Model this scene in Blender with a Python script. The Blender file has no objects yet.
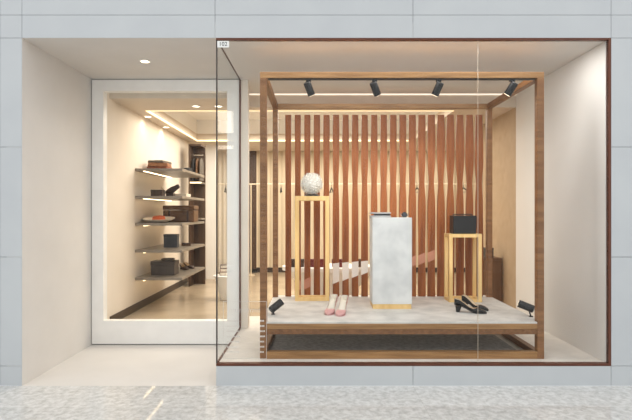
import bpy, bmesh, math, random
from mathutils import Vector, Matrix
random.seed(7)
S = bpy.context.scene
COL = S.collection
PI = math.pi

# ------------------------------------------------------------------ camera, world, exposure
K = 130.0          # photograph pixels per metre on the facade plane
DIST = 3.8         # camera to facade
EYE = 174 / K
def PX(px, r): return (px - 316) * r / K          # metres across at relative distance r
def PZ(py, r): return EYE - (py - 212) * r / K    # metres up
def PY(r): return (r - 1) * DIST                  # metres behind the facade

cd = bpy.data.cameras.new('camera'); cam = bpy.data.objects.new('camera', cd); COL.objects.link(cam)
cam.location = (0, -DIST, EYE); cam.rotation_euler = (PI / 2, 0, 0)
cd.sensor_width = 36; cd.lens = K * DIST / 632 * 36; cd.shift_y = 2 / 632
cd.clip_start = 0.05
S.camera = cam

w = bpy.data.worlds.new('world'); S.world = w; w.use_nodes = True
nt = w.node_tree; nt.nodes.clear()
wo = nt.nodes.new('ShaderNodeOutputWorld'); bg = nt.nodes.new('ShaderNodeBackground')
tc = nt.nodes.new('ShaderNodeTexCoord'); sp = nt.nodes.new('ShaderNodeSeparateXYZ')
cr = nt.nodes.new('ShaderNodeValToRGB')
cr.color_ramp.elements[0].position = 0.0; cr.color_ramp.elements[0].color = (0.80, 0.80, 0.80, 1)
cr.color_ramp.elements[1].position = 0.55; cr.color_ramp.elements[1].color = (1.0, 0.995, 0.985, 1)
e = cr.color_ramp.elements.new(0.12); e.color = (0.88, 0.88, 0.875, 1)
nt.links.new(tc.outputs['Generated'], sp.inputs[0]); nt.links.new(sp.outputs['Z'], cr.inputs[0])
nt.links.new(cr.outputs[0], bg.inputs[0]); bg.inputs[1].default_value = 1.12
nt.links.new(bg.outputs[0], wo.inputs[0])

vs = S.view_settings
S.display_settings.display_device = 'sRGB'
vs.view_transform = 'Standard'; vs.look = 'None'; vs.gamma = 1; vs.use_curve_mapping = False
vs.exposure = 0.2
cy = S.cycles
cy.max_bounces = 10; cy.diffuse_bounces = 5; cy.glossy_bounces = 4; cy.transparent_max_bounces = 16
cy.use_denoising = True; cy.sample_clamp_indirect = 6; cy.caustics_reflective = False; cy.caustics_refractive = False
cy.blur_glossy = 0.5

def aim(o, tgt):
    d = Vector(tgt) - o.location
    o.rotation_euler = d.to_track_quat('-Z', 'Y').to_euler()
def area(name, loc, tgt, sx, sy, power, col):
    l = bpy.data.lights.new(name, 'AREA'); l.shape = 'RECTANGLE'; l.size = sx; l.size_y = sy; l.energy = power; l.color = col
    o = bpy.data.objects.new(name, l); COL.objects.link(o); o.location = loc; aim(o, tgt); return o
def spot(name, loc, tgt, power, col, deg, blend=0.5, rad=0.03):
    l = bpy.data.lights.new(name, 'SPOT'); l.energy = power; l.color = col; l.spot_size = math.radians(deg); l.spot_blend = blend
    l.shadow_soft_size = rad
    o = bpy.data.objects.new(name, l); COL.objects.link(o); o.location = loc; aim(o, tgt); return o
WARM = (1.0, 0.91, 0.78); SOFT = (1.0, 0.985, 0.95)
# light of the ceiling coffer in the shop, then two added fill lamps without fittings
area('coffer_light', (-0.2, 3.1, 2.62), (-0.2, 3.1, 0), 3.2, 2.2, 112, WARM)
area('shop_rear_fill', (0.6, 5.0, 2.49), (0.6, 5.0, 0), 4.4, 0.5, 34, WARM)  # added fill that brightens the rear of the shop, no fitting there
area('window_fill_light', (0.74, 0.14, 2.655), (0.74, 0.36, 0), 2.5, 0.16, 27, SOFT)  # added fill for the case front and right wall, no fitting there

# ------------------------------------------------------------------ materials
def lin(c): return tuple(((v / 255) / 12.92 if v <= 10 else ((v / 255 + 0.055) / 1.055) ** 2.4) for v in c) + (1,)
def mat(name, col, rough=0.6, col2=None, scale=(8, 8, 8), noise_scale=1.0, detail=4, contrast=(0.35, 0.65), bump=0.0, metal=0.0, emit=None, estr=0.0, coat=0.0, spec=0.5, wave=False):
    m = bpy.data.materials.new(name); m.use_nodes = True
    n = m.node_tree.nodes; L = m.node_tree.links; b = n['Principled BSDF']
    b.inputs['Roughness'].default_value = rough; b.inputs['Metallic'].default_value = metal
    b.inputs['Specular IOR Level'].default_value = spec
    b.inputs['Coat Weight'].default_value = coat
    if emit:
        b.inputs['Emission Color'].default_value = lin(emit); b.inputs['Emission Strength'].default_value = estr
    if col2 is None: col2 = tuple(max(0, v - 6) for v in col)
    t = n.new('ShaderNodeTexCoord'); mp = n.new('ShaderNodeMapping'); mp.inputs['Scale'].default_value = scale
    L.new(t.outputs['Object'], mp.inputs[0])
    nz = n.new('ShaderNodeTexNoise'); nz.inputs['Scale'].default_value = noise_scale; nz.inputs['Detail'].default_value = detail
    L.new(mp.outputs[0], nz.inputs['Vector'])
    r = n.new('ShaderNodeValToRGB'); r.color_ramp.elements[0].position = contrast[0]; r.color_ramp.elements[1].position = contrast[1]
    r.color_ramp.elements[0].color = lin(col2); r.color_ramp.elements[1].color = lin(col)
    L.new(nz.outputs['Fac'], r.inputs[0]); L.new(r.outputs[0], b.inputs['Base Color'])
    if bump:
        bp = n.new('ShaderNodeBump'); bp.inputs['Strength'].default_value = bump; bp.inputs['Distance'].default_value = 0.004
        L.new(nz.outputs['Fac'], bp.inputs['Height']); L.new(bp.outputs[0], b.inputs['Normal'])
    return m
M = {}
M['panel'] = mat('facade_panel', (194, 199, 202), 0.55, (189, 194, 198), (2, 2, 2), 1.2)
M['joint'] = mat('panel_joint', (120, 124, 128), 0.8)
M['beige'] = mat('plaster_beige', (214, 211, 207), 0.75, (210, 207, 203), (3, 3, 3), 1.0)
M['white'] = mat('white_lacquer', (244, 243, 240), 0.4, (240, 239, 236))
M['cream'] = mat('cream_wall', (228, 218, 205), 0.7, (222, 212, 198), (3, 3, 3))
M['ceil'] = mat('ceiling_paint', (214, 202, 186), 0.8, (209, 196, 180))
M['deck'] = mat('deck_stone', (222, 217, 210), 0.5, (208, 203, 196), (6, 6, 6), 1.0, 6)
M['stone'] = mat('pale_stone', (216, 214, 210), 0.55, (186, 185, 182), (7, 7, 7), 1.0, 8, (0.3, 0.62))
M['plaster'] = mat('microcement', (228, 229, 228), 0.6, (202, 204, 204), (6, 6, 6), 1.0, 7, (0.3, 0.6))
M['shopfloor'] = mat('shop_floor_tile', (186, 170, 147), 0.22, (164, 148, 126), (2, 2, 2), 1.0, 6, spec=0.4)
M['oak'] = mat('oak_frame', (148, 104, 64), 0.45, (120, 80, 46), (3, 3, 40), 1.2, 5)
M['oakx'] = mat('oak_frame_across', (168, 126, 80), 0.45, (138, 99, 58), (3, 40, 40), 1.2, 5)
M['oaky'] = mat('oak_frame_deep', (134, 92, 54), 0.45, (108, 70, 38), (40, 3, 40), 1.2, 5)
M['ash'] = mat('ash_wood', (240, 206, 144), 0.5, (226, 186, 120), (20, 20, 3), 1.0, 5)
M['slat'] = mat('slat_wood', (156, 93, 50), 0.5, (124, 69, 36), (28, 28, 2.2), 1.0, 5, spec=0.3)
M['bronze'] = mat('bronze_frame', (104, 62, 46), 0.35, (92, 54, 40), metal=0.35)
M['seam'] = mat('glazing_seam', (70, 62, 58), 0.5)
M['black'] = mat('black_metal', (34, 34, 35), 0.4, (26, 26, 27))
M['lens'] = mat('lamp_lens', (250, 240, 220), 0.2, emit=(255, 236, 205), estr=4.0)
M['leather'] = mat('black_leather', (28, 27, 28), 0.32, (18, 18, 19), (60, 60, 60), 1.0, bump=0.15)
M['lining'] = mat('beige_lining', (226, 208, 182), 0.6, (214, 194, 166))
M['pink'] = mat('pink_leather', (214, 164, 160), 0.32, (206, 154, 152))
M['pinklin'] = mat('ivory_lining', (236, 228, 214), 0.6)
M['char'] = mat('charcoal_felt', (182, 181, 180), 0.9, (150, 149, 148), (30, 30, 30), 1.0, 6)
M['walnut'] = mat('walnut_wood', (132, 98, 68), 0.5, (108, 78, 52), (20, 20, 2))
M['led'] = mat('led_strip', (255, 240, 215), 0.5, emit=(255, 222, 170), estr=1.25)
M['ledshelf'] = mat('shelf_light', (255, 240, 215), 0.5, emit=(255, 226, 180), estr=5.0)
M['rail'] = mat('pale_rail', (240, 228, 205), 0.35)
M['ledw'] = mat('led_strip_white', (255, 248, 238), 0.5, emit=(255, 240, 220), estr=0.7)
M['shelf'] = mat('grey_shelf', (142, 132, 120), 0.35, (124, 115, 104), (3, 3, 3))
M['darkbase'] = mat('dark_baseboard', (74, 62, 52), 0.5, (64, 53, 44))
M['darkwood'] = mat('dark_brown_wood', (84, 62, 44), 0.45, (62, 45, 32), (20, 20, 2))
M['tan'] = mat('tan_wallcovering', (176, 154, 126), 0.7, (167, 145, 116), (14, 14, 14))
M['curtain'] = mat('cream_curtain', (218, 204, 180), 0.8, (208, 193, 167), (10, 10, 1))
M['sheer'] = mat('pale_curtain', (226, 218, 206), 0.8, (216, 207, 194), (10, 10, 1))
M['cloth_tan'] = mat('tan_wool', (172, 124, 88), 0.9, (150, 104, 72), (40, 40, 40), bump=0.2)
M['cloth_rust'] = mat('rust_wool', (150, 92, 66), 0.9, (128, 76, 54), (40, 40, 40), bump=0.2)
M['cloth_grey'] = mat('grey_wool', (112, 104, 94), 0.9, (94, 86, 78), (40, 40, 40), bump=0.2)
M['blackfelt'] = mat('black_felt', (44, 40, 38), 0.85, (34, 31, 30))
M['brownleather'] = mat('brown_leather', (110, 78, 48), 0.45, (86, 58, 34), (14, 14, 14), 1.0, 5, bump=0.1)
M['darkleather'] = mat('dark_brown_leather', (70, 50, 38), 0.4, (54, 38, 30), (20, 20, 20))
M['slate'] = mat('slate_box', (70, 74, 82), 0.45, (62, 66, 73))
M['greybox'] = mat('dark_grey_box', (78, 70, 64), 0.5, (68, 60, 55))
M['orange'] = mat('orange_felt', (206, 104, 58), 0.8, (186, 88, 48))
M['straw'] = mat('cream_straw', (248, 240, 226), 0.7, (236, 224, 206), (60, 60, 60))
M['burgundy'] = mat('burgundy_leather', (118, 40, 36), 0.35, (96, 30, 28))
M['silver'] = mat('brushed_silver', (196, 196, 196), 0.3, (176, 176, 178), metal=0.8)
M['paper'] = mat('white_paper', (240, 238, 232), 0.75, (226, 222, 214), (30, 30, 30))
M['plate'] = mat('number_plate', (240, 242, 240), 0.4)
M['ink'] = mat('dark_ink', (60, 60, 60), 0.6)
M['decal'] = mat('white_vinyl', (216, 213, 208), 0.6)
M['chrome'] = mat('pale_metal', (220, 214, 204), 0.25, metal=0.9)
M['slatlight'] = mat('white_light_paint', (238, 230, 222), 0.4, (232, 222, 212))  # bright light patch on the slats, put into the colour
M['slatroselight'] = mat('rose_light_paint', (196, 138, 112), 0.4, (186, 126, 100))  # weaker part of the same light band, put into the colour

# pavement: mottled polished marble
def pavement():
    m = bpy.data.materials.new('polished_marble'); m.use_nodes = True
    n = m.node_tree.nodes; L = m.node_tree.links; b = n['Principled BSDF']
    t = n.new('ShaderNodeTexCoord')
    a = n.new('ShaderNodeTexNoise'); a.inputs['Scale'].default_value = 21; a.inputs['Detail'].default_value = 9; a.inputs['Roughness'].default_value = 0.68; a.inputs['Distortion'].default_value = 0.3
    L.new(t.outputs['Object'], a.inputs['Vector'])
    r = n.new('ShaderNodeValToRGB'); r.color_ramp.elements[0].position = 0.33; r.color_ramp.elements[1].position = 0.6
    r.color_ramp.elements[0].color = lin((180, 180, 178)); r.color_ramp.elements[1].color = lin((218, 219, 218))
    L.new(a.outputs['Fac'], r.inputs[0])
    br = n.new('ShaderNodeTexBrick'); br.inputs['Scale'].default_value = 1.0; br.offset = 0
    br.inputs['Brick Width'].default_value = 1.523; br.inputs['Row Height'].default_value = 0.30; br.inputs['Mortar Size'].default_value = 0.0022
    br.inputs['Color1'].default_value = (1, 1, 1, 1); br.inputs['Color2'].default_value = (0.93, 0.93, 0.93, 1); br.inputs['Mortar'].default_value = (0.8, 0.8, 0.79, 1)
    mp = n.new('ShaderNodeMapping'); mp.inputs['Location'].default_value = (-0.746, 0.12, 0); L.new(t.outputs['Object'], mp.inputs[0]); L.new(mp.outputs[0], br.inputs['Vector'])
    mx = n.new('ShaderNodeMix'); mx.data_type = 'RGBA'; mx.blend_type = 'MULTIPLY'; mx.inputs['Factor'].default_value = 1
    L.new(r.outputs[0], mx.inputs['A']); L.new(br.outputs['Color'], mx.inputs['B']); L.new(mx.outputs['Result'], b.inputs['Base Color'])
    b.inputs['Roughness'].default_value = 0.06; b.inputs['Specular IOR Level'].default_value = 0.5
    return m
M['pave'] = pavement()
def glass(name, ior):
    m = bpy.data.materials.new(name); m.use_nodes = True
    n = m.node_tree.nodes; L = m.node_tree.links; n.clear()
    o = n.new('ShaderNodeOutputMaterial'); mx = n.new('ShaderNodeMixShader'); tr = n.new('ShaderNodeBsdfTransparent'); gl = n.new('ShaderNodeBsdfGlossy')
    lw = n.new('ShaderNodeLayerWeight'); lw.inputs['Blend'].default_value = 0.5
    pw_ = n.new('ShaderNodeMath'); pw_.operation = 'POWER'; pw_.inputs[1].default_value = 5
    fr = n.new('ShaderNodeMath'); fr.operation = 'MULTIPLY_ADD'; fr.inputs[1].default_value = 0.12; fr.inputs[2].default_value = ior
    L.new(lw.outputs['Facing'], pw_.inputs[0]); L.new(pw_.outputs[0], fr.inputs[0])
    tr.inputs[0].default_value = (0.985, 0.99, 0.988, 1); gl.inputs['Roughness'].default_value = 0.0
    L.new(fr.outputs[0], mx.inputs[0]); L.new(tr.outputs[0], mx.inputs[1]); L.new(gl.outputs[0], mx.inputs[2]); L.new(mx.outputs[0], o.inputs[0])
    return m
M['glass'] = glass('clear_glass', 0.008)

# ------------------------------------------------------------------ mesh helpers
def box(bm, x0, x1, y0, y1, z0, z1, bev=0.0, rot=None, piv=None):
    t = bmesh.new()
    bmesh.ops.create_cube(t, size=1)
    for v in t.verts:
        v.co = Vector(((x0 + x1) / 2 + v.co.x * (x1 - x0), (y0 + y1) / 2 + v.co.y * (y1 - y0), (z0 + z1) / 2 + v.co.z * (z1 - z0)))
    if bev: bmesh.ops.bevel(t, geom=list(t.edges), offset=bev, segments=2, affect='EDGES', profile=0.6)
    if rot is not None:
        bmesh.ops.rotate(t, cent=piv or ((x0 + x1) / 2, (y0 + y1) / 2, (z0 + z1) / 2), matrix=rot, verts=t.verts)
    me = bpy.data.meshes.new('tmp'); t.to_mesh(me); t.free(); bm.from_mesh(me); bpy.data.meshes.remove(me)
def tube(bm, p0, p1, r0, r1=None, seg=14, caps=True):
    if r1 is None: r1 = r0
    p0, p1 = Vector(p0), Vector(p1); d = (p1 - p0).normalized()
    a = d.orthogonal().normalized(); b = d.cross(a)
    A, B = [], []
    for i in range(seg):
        c, s = math.cos(2 * PI * i / seg), math.sin(2 * PI * i / seg)
        A.append(bm.verts.new(p0 + (a * c + b * s) * r0)); B.append(bm.verts.new(p1 + (a * c + b * s) * r1))
    for i in range(seg):
        j = (i + 1) % seg; bm.faces.new((A[i], A[j], B[j], B[i]))
    if caps: bm.faces.new(A[::-1]); bm.faces.new(B)
def path(bm, pts, r, seg=8):
    for a, b in zip(pts[:-1], pts[1:]): tube(bm, a, b, r, r, seg)
def lathe(bm, prof, c=(0, 0, 0), seg=32, sx=1, sy=1, wav=None, caps=True):
    rings = []
    for (r, z) in prof:
        ring = []
        for i in range(seg):
            a = 2 * PI * i / seg; rr = r * (1 + (wav(a, r) if wav else 0))
            ring.append(bm.verts.new((c[0] + rr * math.cos(a) * sx, c[1] + rr * math.sin(a) * sy, c[2] + z)))
        rings.append(ring)
    for A, B in zip(rings[:-1], rings[1:]):
        for i in range(seg):
            j = (i + 1) % seg; bm.faces.new((A[i], A[j], B[j], B[i]))
    if caps and prof[0][0] > 0: bm.faces.new(rings[0][::-1])
    if caps and prof[-1][0] > 0: bm.faces.new(rings[-1])
def loft(bm, rings, close=True, caps=True, cap0=False):
    R = [[bm.verts.new(p) for p in ring] for ring in rings]
    n = len(R[0])
    for A, B in zip(R[:-1], R[1:]):
        for i in range(n if close else n - 1):
            j = (i + 1) % n; bm.faces.new((A[i], A[j], B[j], B[i]))
    if cap0: bm.faces.new(R[0])
    if caps and close: bm.faces.new(R[0][::-1]); bm.faces.new(R[-1])
def obj(name, bm, m, parent=None, smooth=False, loc=(0, 0, 0)):
    bmesh.ops.remove_doubles(bm, verts=bm.verts, dist=1e-6)
    bmesh.ops.recalc_face_normals(bm, faces=bm.faces)
    me = bpy.data.meshes.new(name); bm.to_mesh(me); bm.free()
    me.materials.append(m)
    if smooth:
        me.shade_smooth()
        me.set_sharp_from_angle(angle=math.radians(smooth if smooth is not True else 40))
    o = bpy.data.objects.new(name, me); COL.objects.link(o); o.location = loc
    if parent: o.parent = parent
    return o
def tag(o, label, cat, group=None, kind=None):
    o['label'] = label; o['category'] = cat
    if group: o['group'] = group
    if kind: o['kind'] = kind
    return o
def thing(name, label, cat, loc=(0, 0, 0), rz=0, group=None):
    o = bpy.data.objects.new(name, None); COL.objects.link(o); o.location = loc; o.rotation_euler = (0, 0, rz); o.empty_display_size = 0.05
    return tag(o, label, cat, group)
def struct(name, bm, m, parent=None):
    o = obj(name, bm, m, parent)
    if not parent: o['kind'] = 'structure'
    return o
def B(*boxes, bev=0.0):
    bm = bmesh.new()
    for b in boxes: box(bm, *b, bev=bev)
    return bm
def copy_tree(o, parent=None):
    c = o.copy(); COL.objects.link(c)
    if parent: c.parent = parent
    for ch in list(o.children): copy_tree(ch, c)
    return c

# ------------------------------------------------------------------ setting
XL, XR, XG = -2.262, 2.246, -0.769     # recess wall, right wall, side glass
ZT = 2.677                              # head of the opening
YR = 1.167                              # rear plane of the recess
ZD = 0.169                              # window deck / shop floor level
YW = 1.75                               # rear edge of the window deck
XS = -2.14                              # left wall of the shop
ZC = 2.515                              # shop ceiling
XE = 3.3                                # the shop widens behind the tan wall
YF = 5.82                               # rear wall of the shop

struct('floor_pavement', B((-6, 6, -7, 0.0, -0.1, 0.0)), M['pave'])
# facade of panels
bm = bmesh.new()
g = 0.0016
def pan(x0, x1, z0, z1): box(bm, x0 + g, x1 - g, 0.0, 0.03, z0 + g, z1 - g)
fx = [-6, -4.0, (0 - 316) / K, XL, (215 - 316) / K, (413 - 316) / K, 2.27, 4.0, 6]
z15 = EYE + 197 / K
for z0, z1 in ((ZT, z15), (z15, 3.7), (3.7, 4.6)):
    for a, b_ in zip(fx[:-1], fx[1:]): pan(a, b_, z0, z1)
rows = [0.0, EYE - 154 / K, EYE - 45 / K, EYE + 65 / K, ZT]
for z0, z1 in zip(rows[:-1], rows[1:]):
    for a, b_ in ((-6, -4.0), (-4.0, fx[2]), (fx[2], XL), (2.27, 4.0), (4.0, 6)): pan(a, b_, z0, z1)
for a, b_ in ((XG, fx[5]), (fx[5], 2.27)): pan(a, b_, 0.0, rows[1])
struct('wall_front', bm, M['panel'])
struct('wall_front_backing', B((-6, XL - 0.122, 0.03, 0.16, 0, 4.6), (2.372, 6, 0.03, 0.16, 0, 4.6), (XL, 2.27, 0.03, 0.16, ZT + 0.002, 4.6), (XG + 0.002, 2.27, 0.03, 0.05, 0, rows[1] - 0.004)), M['joint'])
# recess
struct('wall_left', B((XL - 0.12, XL, 0.004, YR + 0.1, 0, ZT)), M['beige'])
struct('ceiling_recess', B((XL, XG, 0.004, YR + 0.09, ZT, ZT + 0.12)), M['beige'])
struct('floor_recess', B((XL, XG, 0.0, YR + 0.09, -0.1, 0.001)), M['beige'])
# window box
struct('ceiling_window', B((XG, XR, 0.004, YW, ZT - 0.012, ZT + 0.12)), M['beige'])
struct('wall_right', B((XR, XR + 0.12, 0.03, YW, 0, ZT + 0.1)), M['beige'])
struct('floor_window', B((XG, XR, 0.05, YW, 0.0, ZD)), M['deck'])
struct('wall_pier', B((XG + 0.006, XG + 0.085, YR, YR + 0.10, ZD, ZT - 0.012)), M['cream'])
struct('ceiling_fascia', B((XG - 0.1, XR, YW, YW + 0.1, ZC, ZT + 0.1), (XG - 0.1, XG, YR + 0.1, YW, ZC, ZT + 0.1)), M['ceil'])
# shop shell
struct('floor', B((XS - 0.12, XR, YW, YF + 0.1, 0.0, ZD - 0.002), (XR, XE, 2.85, YF + 0.1, 0.0, ZD - 0.002), (XS - 0.12, XG, YR + 0.09, YW, 0.0, ZD - 0.002)), M['shopfloor'])
struct('wall_shop_left', B((XS - 0.12, XS, YR + 0.09, YF + 0.1, ZD - 0.002, 2.9)), M['cream'])

struct('wall_shop_right', B((XR, XR + 0.12, YW, 2.85, 0.0, 2.9)), M['tan'])
struct('wall_shop_alcove', B((XR + 0.12, XE, 2.73, 2.85, 0.0, 2.9), (XE, XE + 0.12, 2.73, YF + 0.12, 0.0, 2.9)), M['cream'])
struct('wall_back', B((XS, XE, YF, YF + 0.12, ZD - 0.002, 2.9)), M['cream'])
cx0, cx1, cy0, cy1 = -1.977, 1.60, 1.93, 4.39
struct('ceiling', B((XS, XG - 0.1, YR + 0.15, YW, ZC, ZC + 0.12), (XS, XR, YW + 0.1, cy0, ZC, ZC + 0.12), (XS, XG - 0.1, YW, YW + 0.1, ZC, ZC + 0.12),
       (XS, XR, cy1, YF, ZC, ZC + 0.12), (XS, cx0, cy0, cy1, ZC, ZC + 0.12), (cx1, XR, cy0, cy1, ZC, ZC + 0.12), (XR, XE, 2.85, YF, ZC, ZC + 0.12)), M['ceil'])
struct('ceiling_coffer', B((cx0 - 0.1, cx1 + 0.1, cy0 - 0.1, cy1 + 0.1, ZC + 0.35, ZC + 0.42), (cx0 - 0.1, cx0, cy0, cy1, ZC + 0.12, ZC + 0.35), (cx1, cx1 + 0.1, cy0, cy1, ZC + 0.12, ZC + 0.35),
       (cx0 - 0.1, cx1 + 0.1, cy0 - 0.1, cy0, ZC + 0.12, ZC + 0.35), (cx0 - 0.1, cx1 + 0.1, cy1, cy1 + 0.1, ZC + 0.12, ZC + 0.35)), M['white'])
bm = B((XS, XS + 0.012, YR + 0.16, YF, ZD - 0.002, ZD + 0.085))
struct('baseboard_left', bm, M['darkbase'])
struct('baseboard_back', B((-1.36, XE, YF - 0.012, YF, ZD - 0.002, ZD + 0.09)), M['darkbase'])
struct('column_shop', B((PX(205.7, 2.27), PX(215.5, 2.27), PY(2.27), PY(2.27) + 0.16, ZD - 0.002, ZC)), M['white'])

# shop window: bronze frame and glass
win = bpy.data.objects.new('window_1', None); COL.objects.link(win); win['kind'] = 'structure'
ft = 0.013
struct('window_frame', B((XG, 2.27, 0.0, 0.04, rows[1], rows[1] + 0.02), (XG, 2.27, 0.0, 0.04, ZT - ft, ZT), (2.27 - 0.019, 2.27, 0.0, 0.04, rows[1] + 0.02, ZT - ft),
       (XG, XG + 0.014, 0.04, YR, rows[1] + 0.0, rows[1] + 0.025), (XG, XG + 0.014, 0.04, YR, ZT - ft, ZT - 0.0125), (XG - 0.001, XG + 0.014, YR - 0.014, YR, rows[1] + 0.025, ZT - ft)), M['bronze'], win)
xs = PX(478.5, 1.0)
struct('pane', B((XG + 0.008, xs - 0.0006, 0.008, 0.020, rows[1] + 0.02, ZT - ft)), M['glass'], win)
struct('pane', B((xs + 0.0006, 2.27 - 0.019, 0.008, 0.020, rows[1] + 0.02, ZT - ft)), M['glass'], win)
struct('pane', B((XG + 0.001, XG + 0.012, 0.022, YR - 0.014, rows[1] + 0.025, ZT - ft)), M['glass'], win)
struct('corner_seam', B((XG - 0.001, XG + 0.008, 0.004, 0.022, rows[1] + 0.02, ZT - ft)), M['seam'], win)
struct('joint_seam', B((xs - 0.0006, xs + 0.0006, 0.009, 0.019, rows[1] + 0.02, ZT - ft)), M['ceil'], win)
# white framed opening at the back of the recess
win2 = bpy.data.objects.new('window_2', None); COL.objects.link(win2); win2['kind'] = 'structure'
fx0, fx1, fz0, fz1 = PX(103.3, 1.307), PX(227, 1.307), PZ(321, 1.307), PZ(91, 1.307)
gap = 0.008
struct('window_frame', B((XL + gap, fx0, YR, YR + 0.09, 0.003 + gap, ZT - gap), (fx1, XG - 0.004, YR, YR + 0.09, 0.003 + gap, ZT - gap),
       (fx0, fx1, YR, YR + 0.09, 0.003 + gap, fz0), (fx0, fx1, YR, YR + 0.09, fz1, ZT - gap)), M['white'], win2)
struct('shadow_gap', B((XL + 0.001, XL + gap, YR + 0.02, YR + 0.09, 0.003, ZT - 0.001), (XL + gap, XG - 0.004, YR + 0.02, YR + 0.09, 0.002, 0.003 + gap), (XL + gap, XG - 0.004, YR + 0.02, YR + 0.09, ZT - gap, ZT - 0.001)), M['seam'], win2)
struct('pane', B((fx0, fx1, YR + 0.05, YR + 0.06, fz0, fz1)), M['glass'], win2)

# ------------------------------------------------------------------ lights one sees
def strip(label, m, *boxes): return tag(obj('led_strip', B(*boxes), m), label, 'light strip', 'led strips')
strip('warm light strip along the near edge of the ceiling recess', M['led'], (cx0, cx1, cy0, cy0 + 0.012, ZC - 0.006, ZC + 0.012))
strip('warm light strip along the left edge of the ceiling recess, running away', M['led'], (cx0, cx0 + 0.02, cy0 + 0.012, cy1 - 0.012, ZC - 0.006, ZC + 0.012))
strip('warm light strip along the far edge of the ceiling recess', M['led'], (cx0, cx1, cy1 - 0.012, cy1, ZC - 0.006, ZC + 0.015))
strip('pale light strip at the rear edge of the window ceiling above the case', M['ledw'], (XG, XR, YW - 0.012, YW, ZT - 0.024, ZT - 0.012))
def downlight(px, py, h, label, power, col, deg=110):
    r = h / (212 - py); x = PX(px, r); y = PY(r); z = EYE + h / K
    t = thing('downlight', label, 'light', (x, y, z), 0, 'recessed ceiling lights')
    bm = bmesh.new(); lathe(bm, [(0.036, -0.001), (0.05, -0.001), (0.05, -0.005), (0.036, -0.006)], seg=24, caps=False); obj('trim_ring', bm, M['white'], t)
    bm = bmesh.new(); lathe(bm, [(0.037, -0.001), (0.037, -0.005)], seg=24); obj('lamp_face', bm, M['lens'], t)
    spot('downlight_lamp', (x, y, z - 0.03), (x, y + 0.001, 0), power, col, deg, 0.7, 0.05)
downlight(145, 61, 174, 'round recessed light in the ceiling of the recess above the white frame', 5, SOFT, 130)
downlight(196, 106, 153, 'round ceiling light in front of the lit ceiling edge, left of the corner glass', 8, WARM)
downlight(218.5, 106, 153, 'round ceiling light seen through the side glass just right of the glass corner', 8, WARM)
downlight(148, 116.5, 153, 'nearer round ceiling light between lit recess and shelf wall', 1.6, WARM, 150)
downlight(166, 127, 153, 'farther round ceiling light between lit recess and shelf wall', 1.6, WARM, 150)

# ------------------------------------------------------------------ display case
rF, rB = 1.034, 1.345
CX0, CX1 = -58 / K, 236 / K
CY0, CY1 = PY(rF), 1.40
PZT = EYE - 114 / K         # platform top
ZTOP = EYE + 145 / K; ZBT = EYE + 138.6 / K
pw = 0.054
case = thing('display_case', 'large brown wooden frame case with a pale stone platform filling the shop window', 'display case', ((CX0 + CX1) / 2, (CY0 + CY1) / 2, ZD))
cl = -case.location
def cpart(name, m, *bx, bev=0.003): return obj(name, B(*bx, bev=bev), m, case, loc=cl)
PB = PY(rB) - 0.03
for x0 in (CX0, CX1 - pw):
    for y0 in (CY0, PB): cpart('post', M['oak'], (x0, x0 + pw, y0, y0 + pw, ZD, ZBT))
cpart('top_beam', M['oakx'], (CX0, CX1, CY0, CY0 + pw, ZBT, ZTOP))
cpart('top_beam', M['oakx'], (CX0, CX1, PB, PB + pw, ZBT, ZTOP))
for x0 in (CX0, CX1 - pw): cpart('top_beam', M['oaky'], (x0, x0 + pw, CY0 + pw, PB, ZBT, ZTOP))
zr1 = EYE - 125.5 / K
cpart('platform_slab', M['stone'], (CX0 + pw, CX1 - pw, CY0 + 0.004, CY1, PZT - 0.012, PZT), (CX0 + 0.004, CX0 + pw, CY0 + pw, PB, PZT - 0.012, PZT), (CX1 - pw, CX1 - 0.004, CY0 + pw, PB, PZT - 0.012, PZT),
      (CX0 + 0.004, CX0 + pw, PB + pw, CY1, PZT - 0.012, PZT), (CX1 - pw, CX1 - 0.004, PB + pw, CY1, PZT - 0.012, PZT), bev=0)
cpart('platform_edge', M['oakx'], (CX0 + pw, CX1 - pw, CY0, CY0 + 0.03, PZT - 0.055, PZT - 0.013), bev=0.002)
cpart('platform_rail', M['oaky'], (CX0 + pw, CX1 - pw, CY0 + 0.006, CY0 + 0.05, PZT - 0.098, PZT - 0.056), bev=0.002)
for x0 in (CX0, CX1 - 0.045): cpart('side_rail', M['oaky'], (x0, x0 + 0.045, CY0 + pw, PB, PZT - 0.098, PZT - 0.013), bev=0.002)
cpart('rear_rail', M['oakx'], (CX0 + pw, CX1 - pw, PB, PB + 0.05, PZT - 0.098, PZT - 0.013), bev=0.002)
cpart('foot_rail', M['oakx'], (CX0 + pw, CX1 - pw, CY0, CY0 + 0.05, ZD, ZD + 0.058), bev=0.002)
for x0 in (CX0, CX1 - 0.05): cpart('foot_rail', M['oaky'], (x0, x0 + 0.05, CY0 + pw, PB, ZD, ZD + 0.05), bev=0.002)
tag(obj('floor_mat', B((-0.405, 1.69, CY0 + 0.06, PB - 0.02, ZD, ZD + 0.006)), M['char']), 'charcoal grey mat on the white floor under the wooden case', 'mat')
track = tag(obj('light_track', B((CX0 + pw + 0.01, CX1 - pw - 0.01, CY0 + 0.012, CY0 + 0.042, ZBT - 0.009, ZBT)), M['black']), 'slim black track under the front top beam of the case', 'light track')

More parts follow.
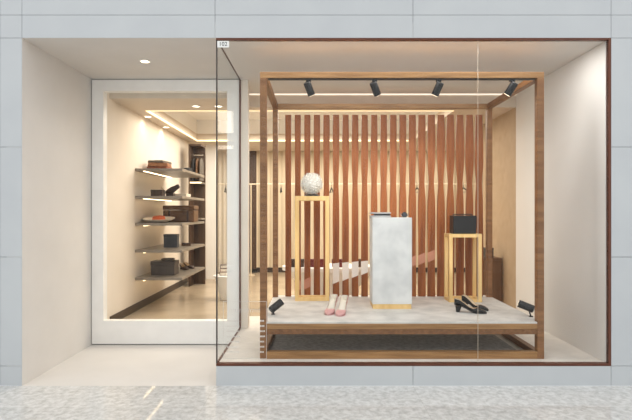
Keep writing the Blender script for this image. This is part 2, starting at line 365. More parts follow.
# wavy slats standing at the back of the platform
SR = 1.352; SYc = PY(SR)
scr = thing('slat_screen', 'screen of upright reddish brown wavy slats at the back of the case', 'screen', (PX(384, SR), SYc, PZT))
zt = PZ(115, SR) - PZT
zm = PZ(183, SR) - PZT
def slat_half(i, z):
    u = i / 20.0
    wv = 0.0305 + 0.010 * u
    wv -= (0.003 + 0.011 * u) * math.exp(-((z - zm) / 0.13) ** 2)
    wv -= 0.006 * math.exp(-((z - zt - 0.02) / 0.16) ** 2) * u
    wv += 0.002 * (0.4 + u) * math.sin(z * 7.0 + i * 0.55)
    return max(0.016, min(0.0455, wv))
pale = {5: 0, 6: 1, 7: 2, 8: 3}; rose = {1: 0, 2: 0, 12: 1, 13: 1, 14: 1, 15: 1}  # slats that carry the painted band of light, white and rose
def slat_mesh(i, z0, z1, n, d0, d1, lip=0.0, s0=0.0, s1=None):
    bm = bmesh.new(); rings = []
    for k in range(n + 1):
        z = z0 + (z1 - z0) * k / n; h = slat_half(i, z) + lip
        tw = 0.10 * math.sin(z * 3.2 + i * 0.3)
        sl = s0 + ((s0 if s1 is None else s1) - s0) * k / n
        pts = []
        for (sx, sy) in ((-1, d0), (1, d0), (1, d1), (-1, d1)):
            x, y = sx * h, sy
            pts.append((x * math.cos(tw) - y * math.sin(tw), x * math.sin(tw) + y * math.cos(tw), z + sl * sx * h))
        rings.append(pts)
    loft(bm, rings); return bm
for i in range(21):
    px = 288.3 + 9.53 * i
    x = PX(px, SR) - scr.location.x
    s = obj('slat', slat_mesh(i, 0, zt, 40, -0.012, 0.012), M['slat'], scr, smooth=30, loc=(x, 0, 0))
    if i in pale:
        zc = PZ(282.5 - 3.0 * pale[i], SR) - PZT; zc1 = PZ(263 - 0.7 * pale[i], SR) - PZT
        obj('white_light_patch', slat_mesh(i, zc, zc1, 4, -0.0135, 0.0135, 0.0012, 0.42, 0.12), M['slatlight'], s)['label'] = 'white patch of light painted on the slat'
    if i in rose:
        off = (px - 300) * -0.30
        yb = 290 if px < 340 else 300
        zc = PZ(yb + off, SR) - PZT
        obj('rose_light_patch', slat_mesh(i, zc, zc + 0.10, 4, -0.0135, 0.0135, 0.0012, 0.45), M['slatroselight'], s)['label'] = 'paler rose light band painted on the slat'

# spotlights of the case
def spotlight(name, label, loc, d, L, R, power, tgt, mount, group, deg=44):
    t = thing(name, label, 'spotlight', loc, 0, group)
    d = Vector(d).normalized()
    bm = bmesh.new(); a = -d * L * 0.35; b_ = d * L * 0.65
    tube(bm, a, a + d * 0.006, R * 0.86, R, 20); tube(bm, a + d * 0.006, b_, R, R, 20, True)
    obj('lamp_body', bm, M['black'], t, smooth=30)
    bm = bmesh.new(); tube(bm, b_ - d * 0.0005, b_ + d * 0.002, R * 0.8, R * 0.8, 20); obj('lens', bm, M['lens'], t)
    bm = bmesh.new(); tube(bm, b_ - d * 0.02, b_ - d * 0.015, R + 0.0015, R + 0.0015, 20); obj('bezel', bm, M['black'], t)
    bm = bmesh.new(); m0 = Vector(mount)
    if m0.z > 0:
        tube(bm, m0, (0, 0, R * 0.5), 0.008, 0.008, 10); box(bm, m0.x - 0.02, m0.x + 0.02, m0.y - 0.013, m0.y + 0.013, m0.z - 0.012, m0.z)
    else:
        tube(bm, m0, (0, 0, -R * 0.3), 0.006, 0.006, 10); tube(bm, m0, m0 + Vector((0, 0, 0.006)), 0.018, 0.018, 16)
    obj('bracket', bm, M['black'], t)
    if power:
        spot(name + '_lamp', Vector(loc) + b_ + d * 0.01, tgt, power, (1.0, 0.88, 0.72), deg, 0.6, 0.025)
ty = CY0 + 0.027; tz = ZBT - 0.009
for px, dx, ttx, lab in ((308.5, 0.42, 0.0, 'black track spotlight hanging above the white ball, first from the left post'),
                         (374.5, 0.48, 0.62, 'black track spotlight hanging above the white plinth, second from the left post'),
                         (438.5, -0.38, 0.55, 'black track spotlight left of the thin glass joint, second from the right post'),
                         (512, -0.55, 1.15, 'black track spotlight nearest the right front post')):
    x = PX(px, 1.042)
    zz = tz - 0.055
    spotlight('spotlight', lab, (x, ty, zz), (dx, 0.45, -1.0), 0.108, 0.030, 17, (x + dx * 1.1, 1.38, 1.55), (0, 0, tz - zz), 'track spotlights')
# two low ones on the platform
x, y, z = PX(274.5, 1.115), PY(1.115), PZ(307.3, 1.115)
spotlight('floor_spotlight', 'black spotlight lying low at the left front of the platform, aimed up', (x, y, z), (0.80, 0.45, 0.58), 0.125, 0.032, 6, (0.1, 1.38, 1.2), (-0.012, 0.0, PZT - z), 'low spotlights')
x, y, z = PX(528.5, 1.09), PY(1.09), PZ(307.3, 1.09)
spotlight('floor_spotlight', 'black spotlight low beside the right front post, aimed up to the left', (x, y, z), (-0.78, 0.55, 0.30), 0.125, 0.032, 6, (1.1, 1.38, 1.3), (0.02, 0.0, PZT - z), 'low spotlights')

# ------------------------------------------------------------------ stands and plinth
def stand(label, x0, x1, y0, y1, h, b, top, ends=True):
    t = thing('display_stand', label, 'display stand', ((x0 + x1) / 2, (y0 + y1) / 2, PZT), 0, 'pale wood stands')
    hx, hy = (x1 - x0) / 2, (y1 - y0) / 2
    for sx in (-1, 1):
        for sy in (-1, 1):
            cx_, cy_ = sx * (hx - b / 2), sy * (hy - b / 2)
            obj('leg', B((cx_ - b / 2, cx_ + b / 2, cy_ - b / 2, cy_ + b / 2, b * 0.9, h - top), bev=0.002), M['ash'], t)
    obj('top_frame', B((-hx, hx, -hy, hy, h - top, h), bev=0.002), M['ash'], t)
    bm = B((-hx, hx, -hy, -hy + b, 0, b * 0.9), (-hx, hx, hy - b, hy, 0, b * 0.9), (-hx, -hx + b, -hy + b, hy - b, 0, b * 0.9), (hx - b, hx, -hy + b, hy - b, 0, b * 0.9))
    obj('base_frame', bm, M['ash'], t)
    return t
r1 = 1.281
s1 = dict(x0=PX(295, r1), x1=PX(329.3, r1), y0=PY(r1), y1=PY(r1) + 0.15)
h1 = PZ(196, r1) - PZT
stand('tall pale wood frame stand carrying the white ball', s1['x0'], s1['x1'], s1['y0'], s1['y1'], h1, 0.038, 0.045)
r2 = 1.262
h2 = PZ(234, r2) - PZT
s2 = dict(x0=PX(449.3, r2), x1=PX(482, r2), y0=PY(r2), y1=PY(r2) + 0.20)
stand('short pale wood frame stand carrying the black bag', s2['x0'], s2['x1'], s2['y0'], s2['y1'], h2, 0.034, 0.034)

rp = 1.175
px0, px1 = PX(372.5, rp), PX(412, rp); py0, py1 = PY(rp), PY(rp) + 0.24
ph = PZ(217.6, rp) - PZT
pl = thing('plinth', 'pale grey plastered plinth with a thin wooden foot, in the middle of the platform', 'plinth', ((px0 + px1) / 2, (py0 + py1) / 2, PZT))
hx, hy = (px1 - px0) / 2, (py1 - py0) / 2
obj('body', B((-hx, hx, -hy, hy, 0.044, ph), bev=0.003), M['plaster'], pl)
obj('foot', B((-hx + 0.006, hx - 0.006, -hy + 0.004, hy - 0.004, 0, 0.044)), M['ash'], pl)

# white ball of folded paper petals
ball = thing('paper_ball', 'white ball of crumpled paper petals on the tall stand', 'ornament', ((s1['x0'] + s1['x1']) / 2 - 0.005, (s1['y0'] + s1['y1']) / 2, PZT + h1))
BR = 0.113
bm = bmesh.new(); bmesh.ops.create_icosphere(bm, subdivisions=4, radius=BR * 0.87)
bmesh.ops.translate(bm, verts=bm.verts, vec=(0, 0, BR + 0.012))
cc = Vector((0, 0, BR + 0.012))
obj('core', bm, M['paper'], ball, smooth=True)
bm = bmesh.new()
N = 150
for k in range(N):
    zz = 1 - 2 * (k + 0.5) / N; rr = math.sqrt(1 - zz * zz); a = k * PI * (3 - math.sqrt(5))
    nrm = Vector((rr * math.cos(a), rr * math.sin(a), zz)); t1 = nrm.orthogonal().normalized(); t2 = nrm.cross(t1)
    base = cc + nrm * BR * 0.86; ph_ = random.random() * 6
    ring = []
    for q in range(6):
        aa = ph_ + q * PI / 3; R_ = 0.0150 * (1 if q % 2 == 0 else 0.55)
        ring.append(bm.verts.new(base + (t1 * math.cos(aa) + t2 * math.sin(aa)) * R_ + nrm * (0.020 if q % 2 == 0 else 0.006)))
    c0 = bm.verts.new(base - nrm * 0.002)
    for q in range(6): bm.faces.new((ring[q], ring[(q + 1) % 6], c0))
obj('petals', bm, M['paper'], ball)
bm = bmesh.new(); lathe(bm, [(0.070, 0.0), (0.074, 0.004), (0.066, 0.014), (0.056, 0.020), (0.045, 0.010)], seg=28); obj('holder', bm, M['black'], ball, smooth=True)['label'] = 'black ring holder'

# things on the plinth
zp = PZT + ph
wb = thing('wallet_box', 'flat silver and black case lying on the left of the grey plinth top', 'case', (PX(380, 1.21), PY(1.21), zp))
obj('tray', B((-0.095, 0.095, -0.05, 0.05, 0, 0.018), bev=0.003), M['silver'], wb)
obj('band', B((-0.05, 0.09, -0.046, 0.046, 0.018, 0.034), bev=0.003), M['black'], wb)
obj('lid', B((-0.095, 0.095, -0.05, 0.05, 0.034, 0.048), bev=0.003), M['silver'], wb)
obj('clasp', B((-0.06, -0.045, -0.05, -0.02, 0.018, 0.034)), M['black'], wb)
wt = thing('wristwatch', 'dark round watch standing on the right of the grey plinth top', 'watch', (PX(404.5, 1.21), PY(1.21), zp))
bm = bmesh.new(); tube(bm, (0, -0.012, 0.026), (0, 0.012, 0.026), 0.025, 0.025, 24); obj('case_body', bm, M['black'], wt, smooth=30)
bm = bmesh.new()
for k in range(20):
    a0, a1 = PI * (0.95 + 1.1 * k / 20), PI * (0.95 + 1.1 * (k + 1) / 20)
    p = [(0.035 * math.cos(a) , 0.0, 0.036 + 0.035 * math.sin(a)) for a in (a0, a1)]
    tube(bm, p[0], p[1], 0.003, 0.003, 6)
obj('strap', bm, M['chrome'], wt)
bm = bmesh.new(); tube(bm, (0, -0.0135, 0.026), (0, -0.012, 0.026), 0.019, 0.019, 24); obj('dial', bm, M['slate'], wt)

# black bag on the short stand
bag = thing('handbag', 'black boxy leather bag on the short wooden stand', 'handbag', (PX(463, 1.285), PY(1.287), PZT + h2))
bw, bd, bh = 0.112, 0.07, 0.178
obj('body', B((-bw, bw, -bd, bd, 0, bh - 0.01), bev=0.008), M['leather'], bag)
bm = B((-bw - 0.002, bw + 0.002, -bd - 0.006, -bd + 0.001, 0.055, bh - 0.004), (-bw - 0.002, bw + 0.002, -bd - 0.006, bd + 0.002, bh - 0.012, bh), bev=0.003)
obj('flap', bm, M['leather'], bag)
bm = bmesh.new(); path(bm, [(-0.10, 0.0, bh - 0.002), (-0.09, 0.0, bh + 0.012), (0.085, 0.0, bh + 0.012), (0.095, 0.0, bh - 0.002)], 0.005); obj('handle', bm, M['leather'], bag, smooth=True)
obj('clasp', B((-0.012, 0.012, -bd - 0.009, -bd - 0.005, 0.05, 0.068), bev=0.001), M['black'], bag)

# ------------------------------------------------------------------ shoes
def lerp_tab(tab, t):
    for (a, va), (b_, vb) in zip(tab[:-1], tab[1:]):
        if t <= b_:
            f = (t - a) / (b_ - a); f = f * f * (3 - 2 * f); return va + (vb - va) * f
    return tab[-1][1]
def smooth(a, b_, t):
    f = max(0, min(1, (t - a) / (b_ - a))); return f * f * (3 - 2 * f)
def pump(label, loc, rz, L, H, mu, ml, block, group, fat=1.0):
    t = thing('pump_shoe', label, 'shoe', loc, rz, group)
    W = [(0, 0.012), (0.03, 0.023), (0.10, 0.0285), (0.25, 0.0265), (0.45, 0.0275), (0.68, 0.038), (0.80, 0.037), (0.90, 0.029), (0.97, 0.016), (1.0, 0.004)]
    C = [(0, 0.078), (0.10, 0.074), (0.30, 0.060), (0.50, 0.048), (0.66, 0.044), (0.80, 0.036), (0.92, 0.024), (1.0, 0.010)]
    PH = [(0, 1.25), (0.12, 1.28), (0.45, 1.45), (0.58, 1.30), (0.66, 0.75), (0.72, 0.0), (1.0, 0.0)]
    sz = lambda q: H * (1 - smooth(0.10, 0.70, q)) + 0.004
    n, mseg = 36, 22
    def grid(off, t0, t1):
        rings = []
        for k in range(n + 1):
            q = t0 + (t1 - t0) * k / n; ww = max(0.001, lerp_tab(W, q) * fat - off); c = lerp_tab(C, q); p0 = lerp_tab(PH, q)
            ring = []
            for s in range(mseg + 1):
                ph_ = p0 + (2 * PI - 2 * p0) * s / mseg
                zz = math.cos(ph_); yy = math.sin(ph_)
                yy = math.copysign(abs(yy) ** 0.75, yy)
                z = c / 2 + (c / 2 - (off if zz < 0 else off * 0.4)) * (zz if zz > 0 else -abs(zz) ** 0.6)
                ring.append((q * L - L / 2, ww * yy, sz(q) + z))
            rings.append(ring)
        return rings
    bm = bmesh.new(); loft(bm, grid(0, 0, 1.0), close=False, cap0=True, caps=False); obj('upper', bm, mu, t, smooth=60)
    bm = bmesh.new(); loft(bm, grid(0.0025, 0.010, 0.80), close=False, cap0=True, caps=False); obj('lining', bm, ml, t, smooth=60)['label'] = 'pale inside lining'
    # sole
    bm = bmesh.new(); rings = []
    for k in range(n + 1):
        q = k / n; ww = lerp_tab(W, q) * 0.93 * fat; x = q * L - L / 2
        rings.append([(x, -ww, sz(q) - 0.004), (x, ww, sz(q) - 0.004), (x, ww, sz(q) + 0.0008), (x, -ww, sz(q) + 0.0008)])
    loft(bm, rings); obj('sole', bm, mu, t)
    bm = bmesh.new(); rings = []
    for k in range(9):
        f = k / 8; z = (H - 0.008) * (1 - f)
        if block: xa, xb, ww = -L / 2 + 0.008 + 0.006 * f, -L / 2 + 0.062 - 0.016 * f, 0.023 - 0.003 * f
        else:
            e_ = (1 - f) ** 2.2
            xa, xb, ww = -L / 2 + 0.006 + 0.014 * (1 - e_), -L / 2 + 0.030 + 0.028 * e_, 0.006 + 0.017 * e_
        ring = []
        for s in range(12):
            a = 2 * PI * s / 12; ring.append(((xa + xb) / 2 + (xb - xa) / 2 * math.cos(a), ww * math.sin(a), z))
        rings.append(ring)
    loft(bm, rings); obj('heel', bm, mu, t, smooth=60)
    return t
def px_floor(px, py):
    r = 114 / (py - 212); return Vector((PX(px, r), PY(r), PZT))
def place_pump(label, heel, toe, L, *a):
    p, q = px_floor(*heel), px_floor(*toe); d = (q - p).normalized(); c = q - d * L / 2
    return pump(label, c, math.atan2(d.y, d.x), L, *a)
place_pump('pink high heeled pump on the stone platform, the left shoe of the pair', (336.2, 309.6), (327.4, 315.4), 0.225, 0.09, M['pink'], M['pinklin'], False, 'pink pumps', 1.13)
place_pump('pink high heeled pump on the stone platform, the right shoe of the pair', (346.6, 310.4), (338.6, 316.6), 0.225, 0.09, M['pink'], M['pinklin'], False, 'pink pumps', 1.13)
place_pump('black block heeled pump on the platform, the nearer shoe of the pair', (454.2, 311.6), (486.8, 313.6), 0.27, 0.06, M['leather'], M['lining'], True, 'black pumps')
place_pump('black block heeled pump on the platform, the rear shoe beside the wooden stand', (464.2, 307.6), (488.5, 311.0), 0.25, 0.06, M['leather'], M['lining'], True, 'black pumps')

# ------------------------------------------------------------------ shelf wall on the left
SX0, SX1, SY0, SY1 = XS, PX(182.3, 1.536), PY(1.536), 3.20
shelf_z = [EYE + 67 / K, EYE + 24.6 / K, EYE - 17 / K, EYE - 58.5 / K, EYE - 101 / K]
names = ['top shelf of the five on the shop wall, lit underneath, with folded clothes', 'second shelf down on the shop wall, lit underneath, holding a small dark box', 'middle shelf on the shop wall holding the brown case and the cream hat', 'fourth shelf down on the shop wall holding the slate box', 'lowest shelf on the shop wall holding the dark grey box']
for k, z in enumerate(shelf_z):
    t = thing('wall_shelf', names[k], 'shelf', (SX0, SY0, z), 0, 'shelves on the shop wall')
    obj('board', B((0.0, SX1 - SX0, 0, SY1 - SY0, -0.030, 0.0), bev=0.002), M['shelf'], t)
    obj('light_strip', B((0.095, 0.112, 0.01, SY1 - SY0 - 0.05, -0.036, -0.030)), M['ledshelf'], t)['label'] = 'warm light strip under the board'
def sh(k, px, r): return (PX(px, r), PY(r), shelf_z[k])
def slab(bm, hx, hy, z0, z1, rx=0.0, jitter=0.0):
    box(bm, -hx, hx, -hy, hy, z0, z1, bev=min(0.012, (z1 - z0) * 0.45))
# top shelf: folded clothes and a hat
pile = [('folded_sweater', 'rust folded sweater at the bottom of the pile on the top wall shelf', M['cloth_rust'], 0.13, 0.0, 0.05, 0.0),
        ('folded_sweater', 'tan folded sweater in the middle of the pile on the top wall shelf', M['cloth_tan'], 0.122, 0.05, 0.095, 0.10),
        ('folded_sweater', 'grey folded sweater on top of the pile on the top wall shelf', M['cloth_grey'], 0.10, 0.095, 0.125, -0.12)]
for nm, lb, m_, hx_, z0, z1, rz in pile:
    p = sh(0, 160, 1.64)
    t = thing(nm, lb, 'sweater', (p[0], p[1], p[2] + z0), rz, 'folded sweaters')
    bm = bmesh.new(); slab(bm, hx_, 0.14, 0, (z1 - z0) * 0.52); obj('lower_fold', bm, m_, t, smooth=True)
    bm = bmesh.new(); slab(bm, hx_ - 0.004, 0.135, (z1 - z0) * 0.5, z1 - z0); obj('upper_fold', bm, m_, t, smooth=True)
def hat(label, loc, rc, rb, hc, mc, mb_, group=None, band=None, up=0.0):
    t = thing('hat', label, 'hat', loc, 0, group)
    wv = lambda a, r: 0.0
    bm = bmesh.new(); lathe(bm, [(rc * 0.98, 0.004), (rb * 0.8, 0.001 + up * 0.6), (rb, 0.008 + up), (rb, 0.011 + up), (rb * 0.8, 0.006 + up * 0.6), (rc, 0.010)], seg=36); obj('brim', bm, mb_, t, smooth=True)
    bm = bmesh.new(); lathe(bm, [(rc, 0.003), (rc * 0.97, hc * 0.6), (rc * 0.85, hc * 0.93), (rc * 0.55, hc), (rc * 0.25, hc * 0.93), (0.001, hc * 0.9)], seg=36); obj('crown', bm, mc, t, smooth=True)
    if band:
        bm = bmesh.new(); lathe(bm, [(rc * 1.01, 0.010), (rc * 1.015, 0.012), (rc * 1.005, 0.03), (rc * 0.99, 0.032)], seg=36); obj('hat_band', bm, band, t, smooth=True)
    return t
hat('black felt hat lying at the end of the top wall shelf', (PX(186, 1.72), PY(1.74), shelf_z[0]), 0.06, 0.115, 0.075, M['blackfelt'], M['blackfelt'], 'hats on the wall shelves')
# second shelf
bx_ = thing('jewellery_box', 'small dark brown box on the second wall shelf', 'box', sh(1, 158, 1.60))
obj('body', B((-0.07, 0.07, -0.06, 0.06, 0, 0.06), bev=0.003), M['darkleather'], bx_); obj('lid', B((-0.072, 0.072, -0.062, 0.062, 0.061, 0.082), bev=0.003), M['darkleather'], bx_)
bt = thing('shoe_stand', 'dark brown ankle shoe tipped on a low block on the second wall shelf', 'shoe', sh(1, 171, 1.66))
obj('block', B((-0.05, 0.04, -0.05, 0.05, 0, 0.05), bev=0.004), M['darkleather'], bt)
bm = bmesh.new(); Rm = Matrix.Rotation(-0.55, 3, 'Y')
rg = []
for q in range(11):
    f = q / 10; x = -0.10 + 0.20 * f; ww = 0.028 + 0.012 * math.sin(PI * f) - 0.016 * f * f; hh = 0.03 + 0.012 * math.sin(PI * min(1, f * 1.3))
    if q == 0 or q == 10: ww *= 0.55; hh *= 0.6
    rg.append([Rm @ Vector((x, ww * math.cos(2 * PI * s / 12), hh * math.sin(2 * PI * s / 12))) + Vector((0.02, 0, 0.095)) for s in range(12)])
loft(bm, rg); obj('shoe_body', bm, M['darkleather'], bt, smooth=60)
cb = thing('gift_box', 'flat cream box at the end of the second wall shelf', 'box', sh(1, 181, 1.73))
obj('body', B((-0.11, 0.10, -0.12, 0.12, 0, 0.03), bev=0.003), M['straw'], cb); obj('lid', B((-0.112, 0.102, -0.122, 0.122, 0.031, 0.05), bev=0.003), M['straw'], cb)
dk = thing('disc_ornament', 'pale round disc leaning on the wall behind the small dark box', 'ornament', (PX(157, 1.78), PY(1.80), shelf_z[1]))
bm = bmesh.new(); tube(bm, (0, 0, 0.085), (0, 0.012, 0.088), 0.085, 0.085, 36); obj('disc', bm, M['straw'], dk, smooth=30)
obj('foot', B((-0.04, 0.04, -0.02, 0.03, 0, 0.01)), M['darkwood'], dk)
# middle shelf
cs = thing('travel_case', 'large brown leather case on the middle wall shelf', 'case', (PX(181, 1.70), PY(1.70), shelf_z[2]), 0)
obj('body', B((-0.20, 0.20, -0.12, 0.12, 0, 0.155), bev=0.012), M['brownleather'], cs)
obj('lid', B((-0.204, 0.204, -0.124, 0.124, 0.158, 0.215), bev=0.014), M['brownleather'], cs)
obj('strap', B((-0.13, -0.105, -0.128, 0.128, 0.0, 0.155)), M['darkleather'], cs); obj('strap', B((0.105, 0.13, -0.128, 0.128, 0.0, 0.155)), M['darkleather'], cs)
hat('wide cream hat with an orange crown on the front of the middle wall shelf', (PX(158.5, 1.60), PY(1.605), shelf_z[2]), 0.08, 0.195, 0.085, M['orange'], M['straw'], 'hats on the wall shelves', M['cloth_rust'], 0.045).rotation_euler = (0.10, 0, 0)
# fourth shelf
sb = thing('storage_box', 'slate blue box standing on the fourth wall shelf', 'box', (PX(171.5, 1.66), PY(1.66), shelf_z[3]), 0.0)
obj('body', B((-0.085, 0.085, -0.05, 0.05, 0, 0.13), bev=0.004), M['slate'], sb); obj('lid', B((-0.088, 0.088, -0.053, 0.053, 0.131, 0.168), bev=0.004), M['slate'], sb)
wl = thing('wallet', 'dark brown folded wallet beside the slate box on the fourth wall shelf', 'wallet', (PX(186, 1.74), PY(1.74), shelf_z[3]), 0.3)
obj('lower_half', B((-0.06, 0.06, -0.07, 0.07, 0, 0.018), bev=0.004), M['brownleather'], wl); obj('upper_half', B((-0.058, 0.058, -0.068, 0.068, 0.0185, 0.036), bev=0.004), M['darkleather'], wl)
# lowest shelf
gb = thing('storage_box', 'dark grey box with a lid on the lowest wall shelf', 'box', (PX(165, 1.62), PY(1.62), shelf_z[4]), 0.0)
obj('body', B((-0.145, 0.145, -0.10, 0.10, 0, 0.12), bev=0.004), M['greybox'], gb); obj('lid', B((-0.149, 0.149, -0.104, 0.104, 0.121, 0.172), bev=0.004), M['greybox'], gb)
sc_ = tag(obj('folded_scarf', B((-0.07, 0.07, -0.06, 0.06, 0, 0.03), bev=0.012), M['cloth_grey'], smooth=True, loc=(PX(168, 1.62), PY(1.62), shelf_z[4] + 0.172)), 'grey folded scarf on top of the dark grey box', 'scarf')
for k, (px, r, rz) in enumerate(((184, 1.76, -0.9), (189, 1.80, -0.7))):
    p_ = pump(['dark low shoe beside the grey box on the lowest wall shelf', 'dark low shoe at the far end of the lowest wall shelf'][k], (PX(px, r), PY(r), shelf_z[4]), rz, 0.22, 0.02, M['darkleather'], M['lining'], True, 'dark shoes on the lowest shelf')

# open wardrobe beyond the shelves
wx0, wx1, wy0, wy1 = PX(188.5, 2.04), PX(205.5, 2.12), 3.95, 4.25
wr = thing('wardrobe', 'tall dark open wardrobe beyond the wall shelves', 'wardrobe', (wx0, wy0, ZD - 0.002))
wh = 2.24
obj('back_panel', B((0, wx1 - wx0, 0.28, 0.30, 0, wh)), M['darkwood'], wr)
obj('side_panel', B((0, 0.02, 0, 0.28, 0, wh)), M['darkwood'], wr)
obj('top_panel', B((0.02, wx1 - wx0, 0, 0.28, wh - 0.03, wh)), M['darkwood'], wr)
for z in (0.25, 0.62, 1.05, 1.62): obj('shelf', B((0.02, wx1 - wx0, 0.02, 0.28, z, z + 0.025)), M['shelf'], wr)
bm = bmesh.new(); tube(bm, (0.02, 0.15, wh - 0.16), (wx1 - wx0, 0.15, wh - 0.16), 0.012); obj('rail', bm, M['chrome'], wr)
def garment(label, x, y, zt_, hh, m_, group):
    t = thing('hanging_coat', label, 'coat', (x, y, zt_ - hh), 0, group)
    bm = bmesh.new(); rg = []
    for k in range(9):
        f = k / 8; z = hh * (1 - f); wy = 0.04 + 0.065 * smooth(0, 0.12, f) + 0.015 * f; wx = 0.012 + 0.012 * smooth(0, 0.3, f)
        rg.append([(wx * math.cos(a) * (1 + 0.25 * math.sin(5 * a + f)), wy * math.sin(a), z) for a in [2 * PI * s / 24 for s in range(24)]])
    loft(bm, rg); obj('body', bm, m_, t, smooth=60)
    bm = bmesh.new(); path(bm, [(0, 0, hh - 0.01), (0, 0, hh + 0.035), (0, 0.012, hh + 0.046)], 0.004); obj('hook', bm, M['black'], t)
gz = ZD - 0.002 + wh - 0.16 - 0.055
for k, (dx, hh, m_, lb) in enumerate(((0.052, 0.36, M['blackfelt'], 'black short coat hanging at the wall side of the dark wardrobe'), (0.112, 0.33, M['brownleather'], 'brown short coat hanging in the middle of the dark wardrobe'), (0.172, 0.36, M['cloth_grey'], 'grey short coat hanging at the open end of the dark wardrobe'))):
    garment(lb, wx0 + dx, wy0 + 0.15, gz, hh, m_, 'coats in the wardrobe')
obj('light_strip', B((0.02, wx1 - wx0, 0.01, 0.02, 1.622, 1.645)), M['led'], wr)['label'] = 'warm light strip on the shelf edge'

# ------------------------------------------------------------------ rear of the shop
def fluted(name, x0, x1, y, z0, z1, m, amp, pitch):
    bm = bmesh.new(); n = max(8, int((x1 - x0) / pitch * 10)); rg = []
    for z in (z0, z1):
        f = [(x0 + (x1 - x0) * k / n, y + amp * math.sin(2 * PI * (x1 - x0) * k / n / pitch), z) for k in range(n + 1)]
        rg.append(f + [(p[0], p[1] + 0.012, z) for p in f[::-1]])
    loft(bm, rg); return obj(name, bm, m, smooth=50)
rw = 2.5
tag(fluted('curtain', PX(256, rw), 3.2, YF - 0.06, ZD + 0.095, PZ(151, rw), M['curtain'], 0.018, 0.11), 'long cream pleated curtain on the rear wall behind the slats', 'curtain')
tag(fluted('curtain', PX(215, rw), PX(238.5, rw), YF - 0.06, ZD + 0.01, PZ(120, rw) - 0.1, M['sheer'], 0.015, 0.09), 'pale grey curtain at the rear wall seen through the side glass', 'curtain')
t = thing('wall_panel', 'dark brown panel on the rear wall beside the cream curtain', 'panel', (PX(251.6, rw), YF - 0.075, ZD))
pw2 = (PX(256, rw) - PX(247, rw)) / 2
obj('board', B((-pw2, pw2, 0, 0.075, 0, PZ(150, rw) - ZD), bev=0.004), M['darkwood'], t)
obj('foot', B((-pw2, pw2 + 0.02, -0.006, 0.0, 0, 0.07)), M['black'], t)
# rail with hangers
rr_ = 2.40; yr_ = PY(rr_); zr_ = PZ(184, rr_)
rl = thing('garment_rail', 'pale garment rail running across the rear of the shop', 'rail', (0, yr_, ZD - 0.002))
bm = bmesh.new(); tube(bm, (-1.85, 0, zr_ - ZD), (3.2, 0, zr_ - ZD), 0.011); obj('bar', bm, M['rail'], rl, smooth=30)
for x in (-1.2, 3.15):
    bm = bmesh.new(); tube(bm, (x, 0, 0), (x, 0, zr_ - ZD - 0.01), 0.012); tube(bm, (x, 0, 0), (x, 0, 0.012), 0.07, 0.07, 20); obj('upright', bm, M['curtain'], rl)
def hanger(px, label):
    x = PX(px, rr_)
    t = thing('clothes_hanger', label, 'hanger', (x, yr_, zr_ - 0.20), 0.12, 'black hangers on the rail')
    bm = bmesh.new(); path(bm, [(0, -0.012, 0.205), (0, 0, 0.222), (0, 0.014, 0.212), (0, 0.013, 0.195), (0, 0, 0.18), (0, 0, 0.13)], 0.004, 6); obj('hook', bm, M['black'], t)
    bm = bmesh.new(); path(bm, [(0, -0.20, 0.05), (0, 0, 0.13), (0, 0.20, 0.05)], 0.012, 8); path(bm, [(0, -0.2, 0.05), (0, 0.2, 0.05)], 0.006, 8); obj('arms', bm, M['black'], t)
for px, lb in ((225.5, 'black hanger on the rail, seen through the side glass'), (281, 'black hanger on the rail, just left of the first slat'), (331.5, 'black hanger on the rail, right of the tall stand top'), (417, 'black hanger on the rail, behind the slats right of the plinth'), (463.5, 'black hanger on the rail, behind the slats above the black bag')):
    hanger(px, lb)
# white tub table with books
tb = thing('tub_table', 'small white tub shaped table with brown books, seen through the side glass', 'table', (PX(227, 1.75), PY(1.75), ZD - 0.002))
rim = PZ(275, 1.75) - ZD
bm = bmesh.new(); lathe(bm, [(0.09, 0), (0.115, 0.10), (0.15, rim * 0.8), (0.165, rim - 0.02)], seg=36); obj('base', bm, M['white'], tb, smooth=True)
bm = bmesh.new(); lathe(bm, [(0.165, rim - 0.02), (0.18, rim - 0.012), (0.18, rim), (0.15, rim + 0.002)], seg=36); obj('top', bm, M['white'], tb, smooth=30)
for k in range(3):
    b_ = thing('book', ['brown book at the bottom of the stack on the white tub table', 'brown book in the middle of the stack on the white tub table', 'dark book on top of the stack on the white tub table'][k], 'book', (PX(224, 1.75), PY(1.75), ZD + rim + 0.0 + k * 0.047), 0.1 * k, 'books on the tub table')
    obj('pages', B((-0.04, 0.044, -0.056, 0.056, 0.005, 0.041)), M['straw'], b_)
    obj('cover', B((-0.048, 0.048, -0.06, 0.06, 0, 0.005), (-0.048, 0.048, -0.06, 0.06, 0.041, 0.046), (-0.048, -0.042, -0.06, 0.06, 0.005, 0.041)), [M['brownleather'], M['cloth_rust'], M['darkleather']][k], b_)
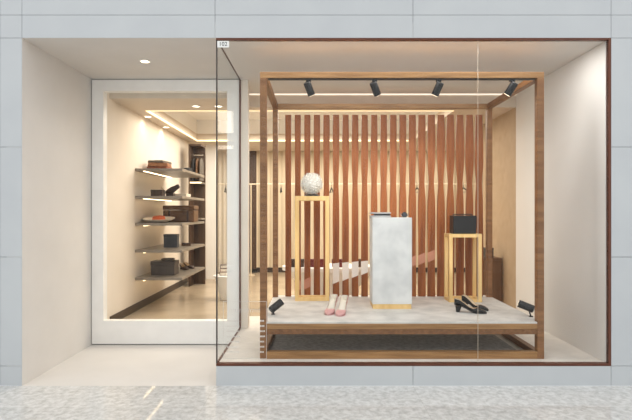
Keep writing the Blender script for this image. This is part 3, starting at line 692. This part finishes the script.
# white oval counter behind the slats with bags
oc = thing('oval_counter', 'white oval counter standing behind the slat screen', 'counter', (PX(330, 1.66), PY(1.70), ZD - 0.002))
ch = PZ(267, 1.66) - ZD
bm = bmesh.new(); lathe(bm, [(0.32, 0), (0.34, 0.2), (0.46, ch - 0.1), (0.50, ch - 0.06)], seg=44, sx=1.15, sy=0.6); obj('base', bm, M['white'], oc, smooth=True)
bm = bmesh.new(); lathe(bm, [(0.50, ch - 0.06), (0.54, ch - 0.05), (0.54, ch), (0.50, ch + 0.002)], seg=44, sx=1.15, sy=0.6); obj('top', bm, M['white'], oc, smooth=30)
def clutch(px, label, m_, hx_=0.1):
    t = thing('clutch_bag', label, 'handbag', (PX(px, 1.64), PY(1.66), ZD + ch), 0, 'bags on the oval counter')
    obj('body', B((-hx_, hx_, -0.04, 0.04, 0, 0.10), bev=0.012), m_, t)
    obj('flap', B((-hx_ - 0.002, hx_ + 0.002, -0.046, 0.02, 0.055, 0.104), bev=0.006), m_, t)
clutch(296, 'dark brown clutch bag at the left end of the white oval counter', M['darkleather'])
clutch(316, 'burgundy clutch bag on the white oval counter, seen inside the tall stand', M['burgundy'])
clutch(340, 'burgundy clutch bag on the white oval counter, seen right of the tall stand', M['burgundy'])
clutch(362, 'brown clutch bag at the right end of the white oval counter', M['brownleather'], 0.08)
# brown cabinet by the tan wall with a black box on it
cbx0, cbx1 = PX(484, 1.56), XR - 0.004
cab = thing('cabinet', 'low brown cabinet against the tan wall at the right rear of the window', 'cabinet', ((cbx0 + cbx1) / 2, PY(1.62), ZD - 0.002))
hx_ = (cbx1 - cbx0) / 2; chh = PZ(258, 1.56) - ZD
obj('carcass', B((-hx_, hx_, -0.2, 0.2, 0.0, chh), bev=0.004), M['walnut'], cab)
obj('door', B((-hx_ + 0.01, hx_ - 0.01, -0.218, -0.201, 0.04, chh - 0.03), bev=0.003), M['walnut'], cab)
bx2 = thing('gift_box', 'small black box on the brown cabinet beside the tan wall', 'box', (PX(490, 1.56), PY(1.575), ZD - 0.002 + chh))
obj('body', B((-0.045, 0.045, -0.05, 0.05, 0, 0.09), bev=0.003), M['black'], bx2); obj('lid', B((-0.047, 0.047, -0.052, 0.052, 0.091, 0.122), bev=0.003), M['black'], bx2)

# ------------------------------------------------------------------ writing on the glass
def text(name, body, size, loc, m, parent=None, ext=0.0006):
    c = bpy.data.curves.new(name, 'FONT'); c.body = body; c.size = size; c.extrude = ext; c.align_x = 'CENTER'; c.align_y = 'CENTER'
    o = bpy.data.objects.new(name, c); COL.objects.link(o); o.location = loc; o.rotation_euler = (PI / 2, 0, 0); c.materials.append(m)
    bpy.context.view_layer.update()
    me = bpy.data.meshes.new_from_object(o.evaluated_get(bpy.context.evaluated_depsgraph_get()))
    bpy.data.objects.remove(o); me.name = name
    o = bpy.data.objects.new(name, me); COL.objects.link(o); o.location = loc; o.rotation_euler = (PI / 2, 0, 0)
    if parent: o.parent = parent
    return o
yg = 0.0075
npx = (PX(217, 1) + PX(229, 1)) / 2; npz = (PZ(40.8, 1) + PZ(47.2, 1)) / 2
n_ = thing('number_plate', 'small white plate with the number 102 at the top left corner of the glass', 'sign', (npx, yg, npz))
obj('plate', B((-0.045, 0.045, -0.004, 0, -0.025, 0.025), bev=0.001), M['plate'], n_)
text('number', '102', 0.044, (0, -0.0045, 0.0), M['ink'], n_)
dx0, dx1, dz0, dz1 = PX(223, 1), PX(266.5, 1), PZ(359, 1), PZ(301.5, 1)
dc = thing('window_decal', 'thin white outlined notice with lines of small writing at the lower left of the glass', 'sign', ((dx0 + dx1) / 2, yg, dz0))
hw, hh = (dx1 - dx0) / 2, dz1 - dz0; lw = 0.0024
obj('outline', B((-hw, hw, -0.0006, 0, 0, lw), (-hw, hw, -0.0006, 0, hh - lw, hh), (-hw, -hw + lw, -0.0006, 0, lw, hh - lw), (hw - lw, hw, -0.0006, 0, lw, hh - lw)), M['decal'], dc)
bm = bmesh.new(); x = -hw + 0.045
while x < hw - 0.045:
    wd = random.uniform(0.008, 0.013); box(bm, x, x + wd * 0.3, -0.0006, 0, hh - 0.085, hh - 0.060); box(bm, x, x + wd, -0.0006, 0, hh - 0.064, hh - 0.060); x += wd + 0.006
obj('heading', bm, M['decal'], dc)
for k in range(7):
    bm = bmesh.new()
    z = hh - 0.155 - 0.040 * k
    x = -hw + 0.03
    while x < -hw + 0.12:
        wd = random.uniform(0.004, 0.009); box(bm, x, x + wd, -0.0006, 0, z, z + 0.009); x += wd + 0.004
    x = hw - 0.05
    while x < hw - 0.02:
        wd = random.uniform(0.004, 0.009); box(bm, x, x + wd, -0.0006, 0, z, z + 0.011); x += wd + 0.003
    box(bm, -hw + 0.03, hw - 0.02, -0.0004, 0, z - 0.0012, z - 0.0004)
    obj('text_line', bm, M['decal'], dc)
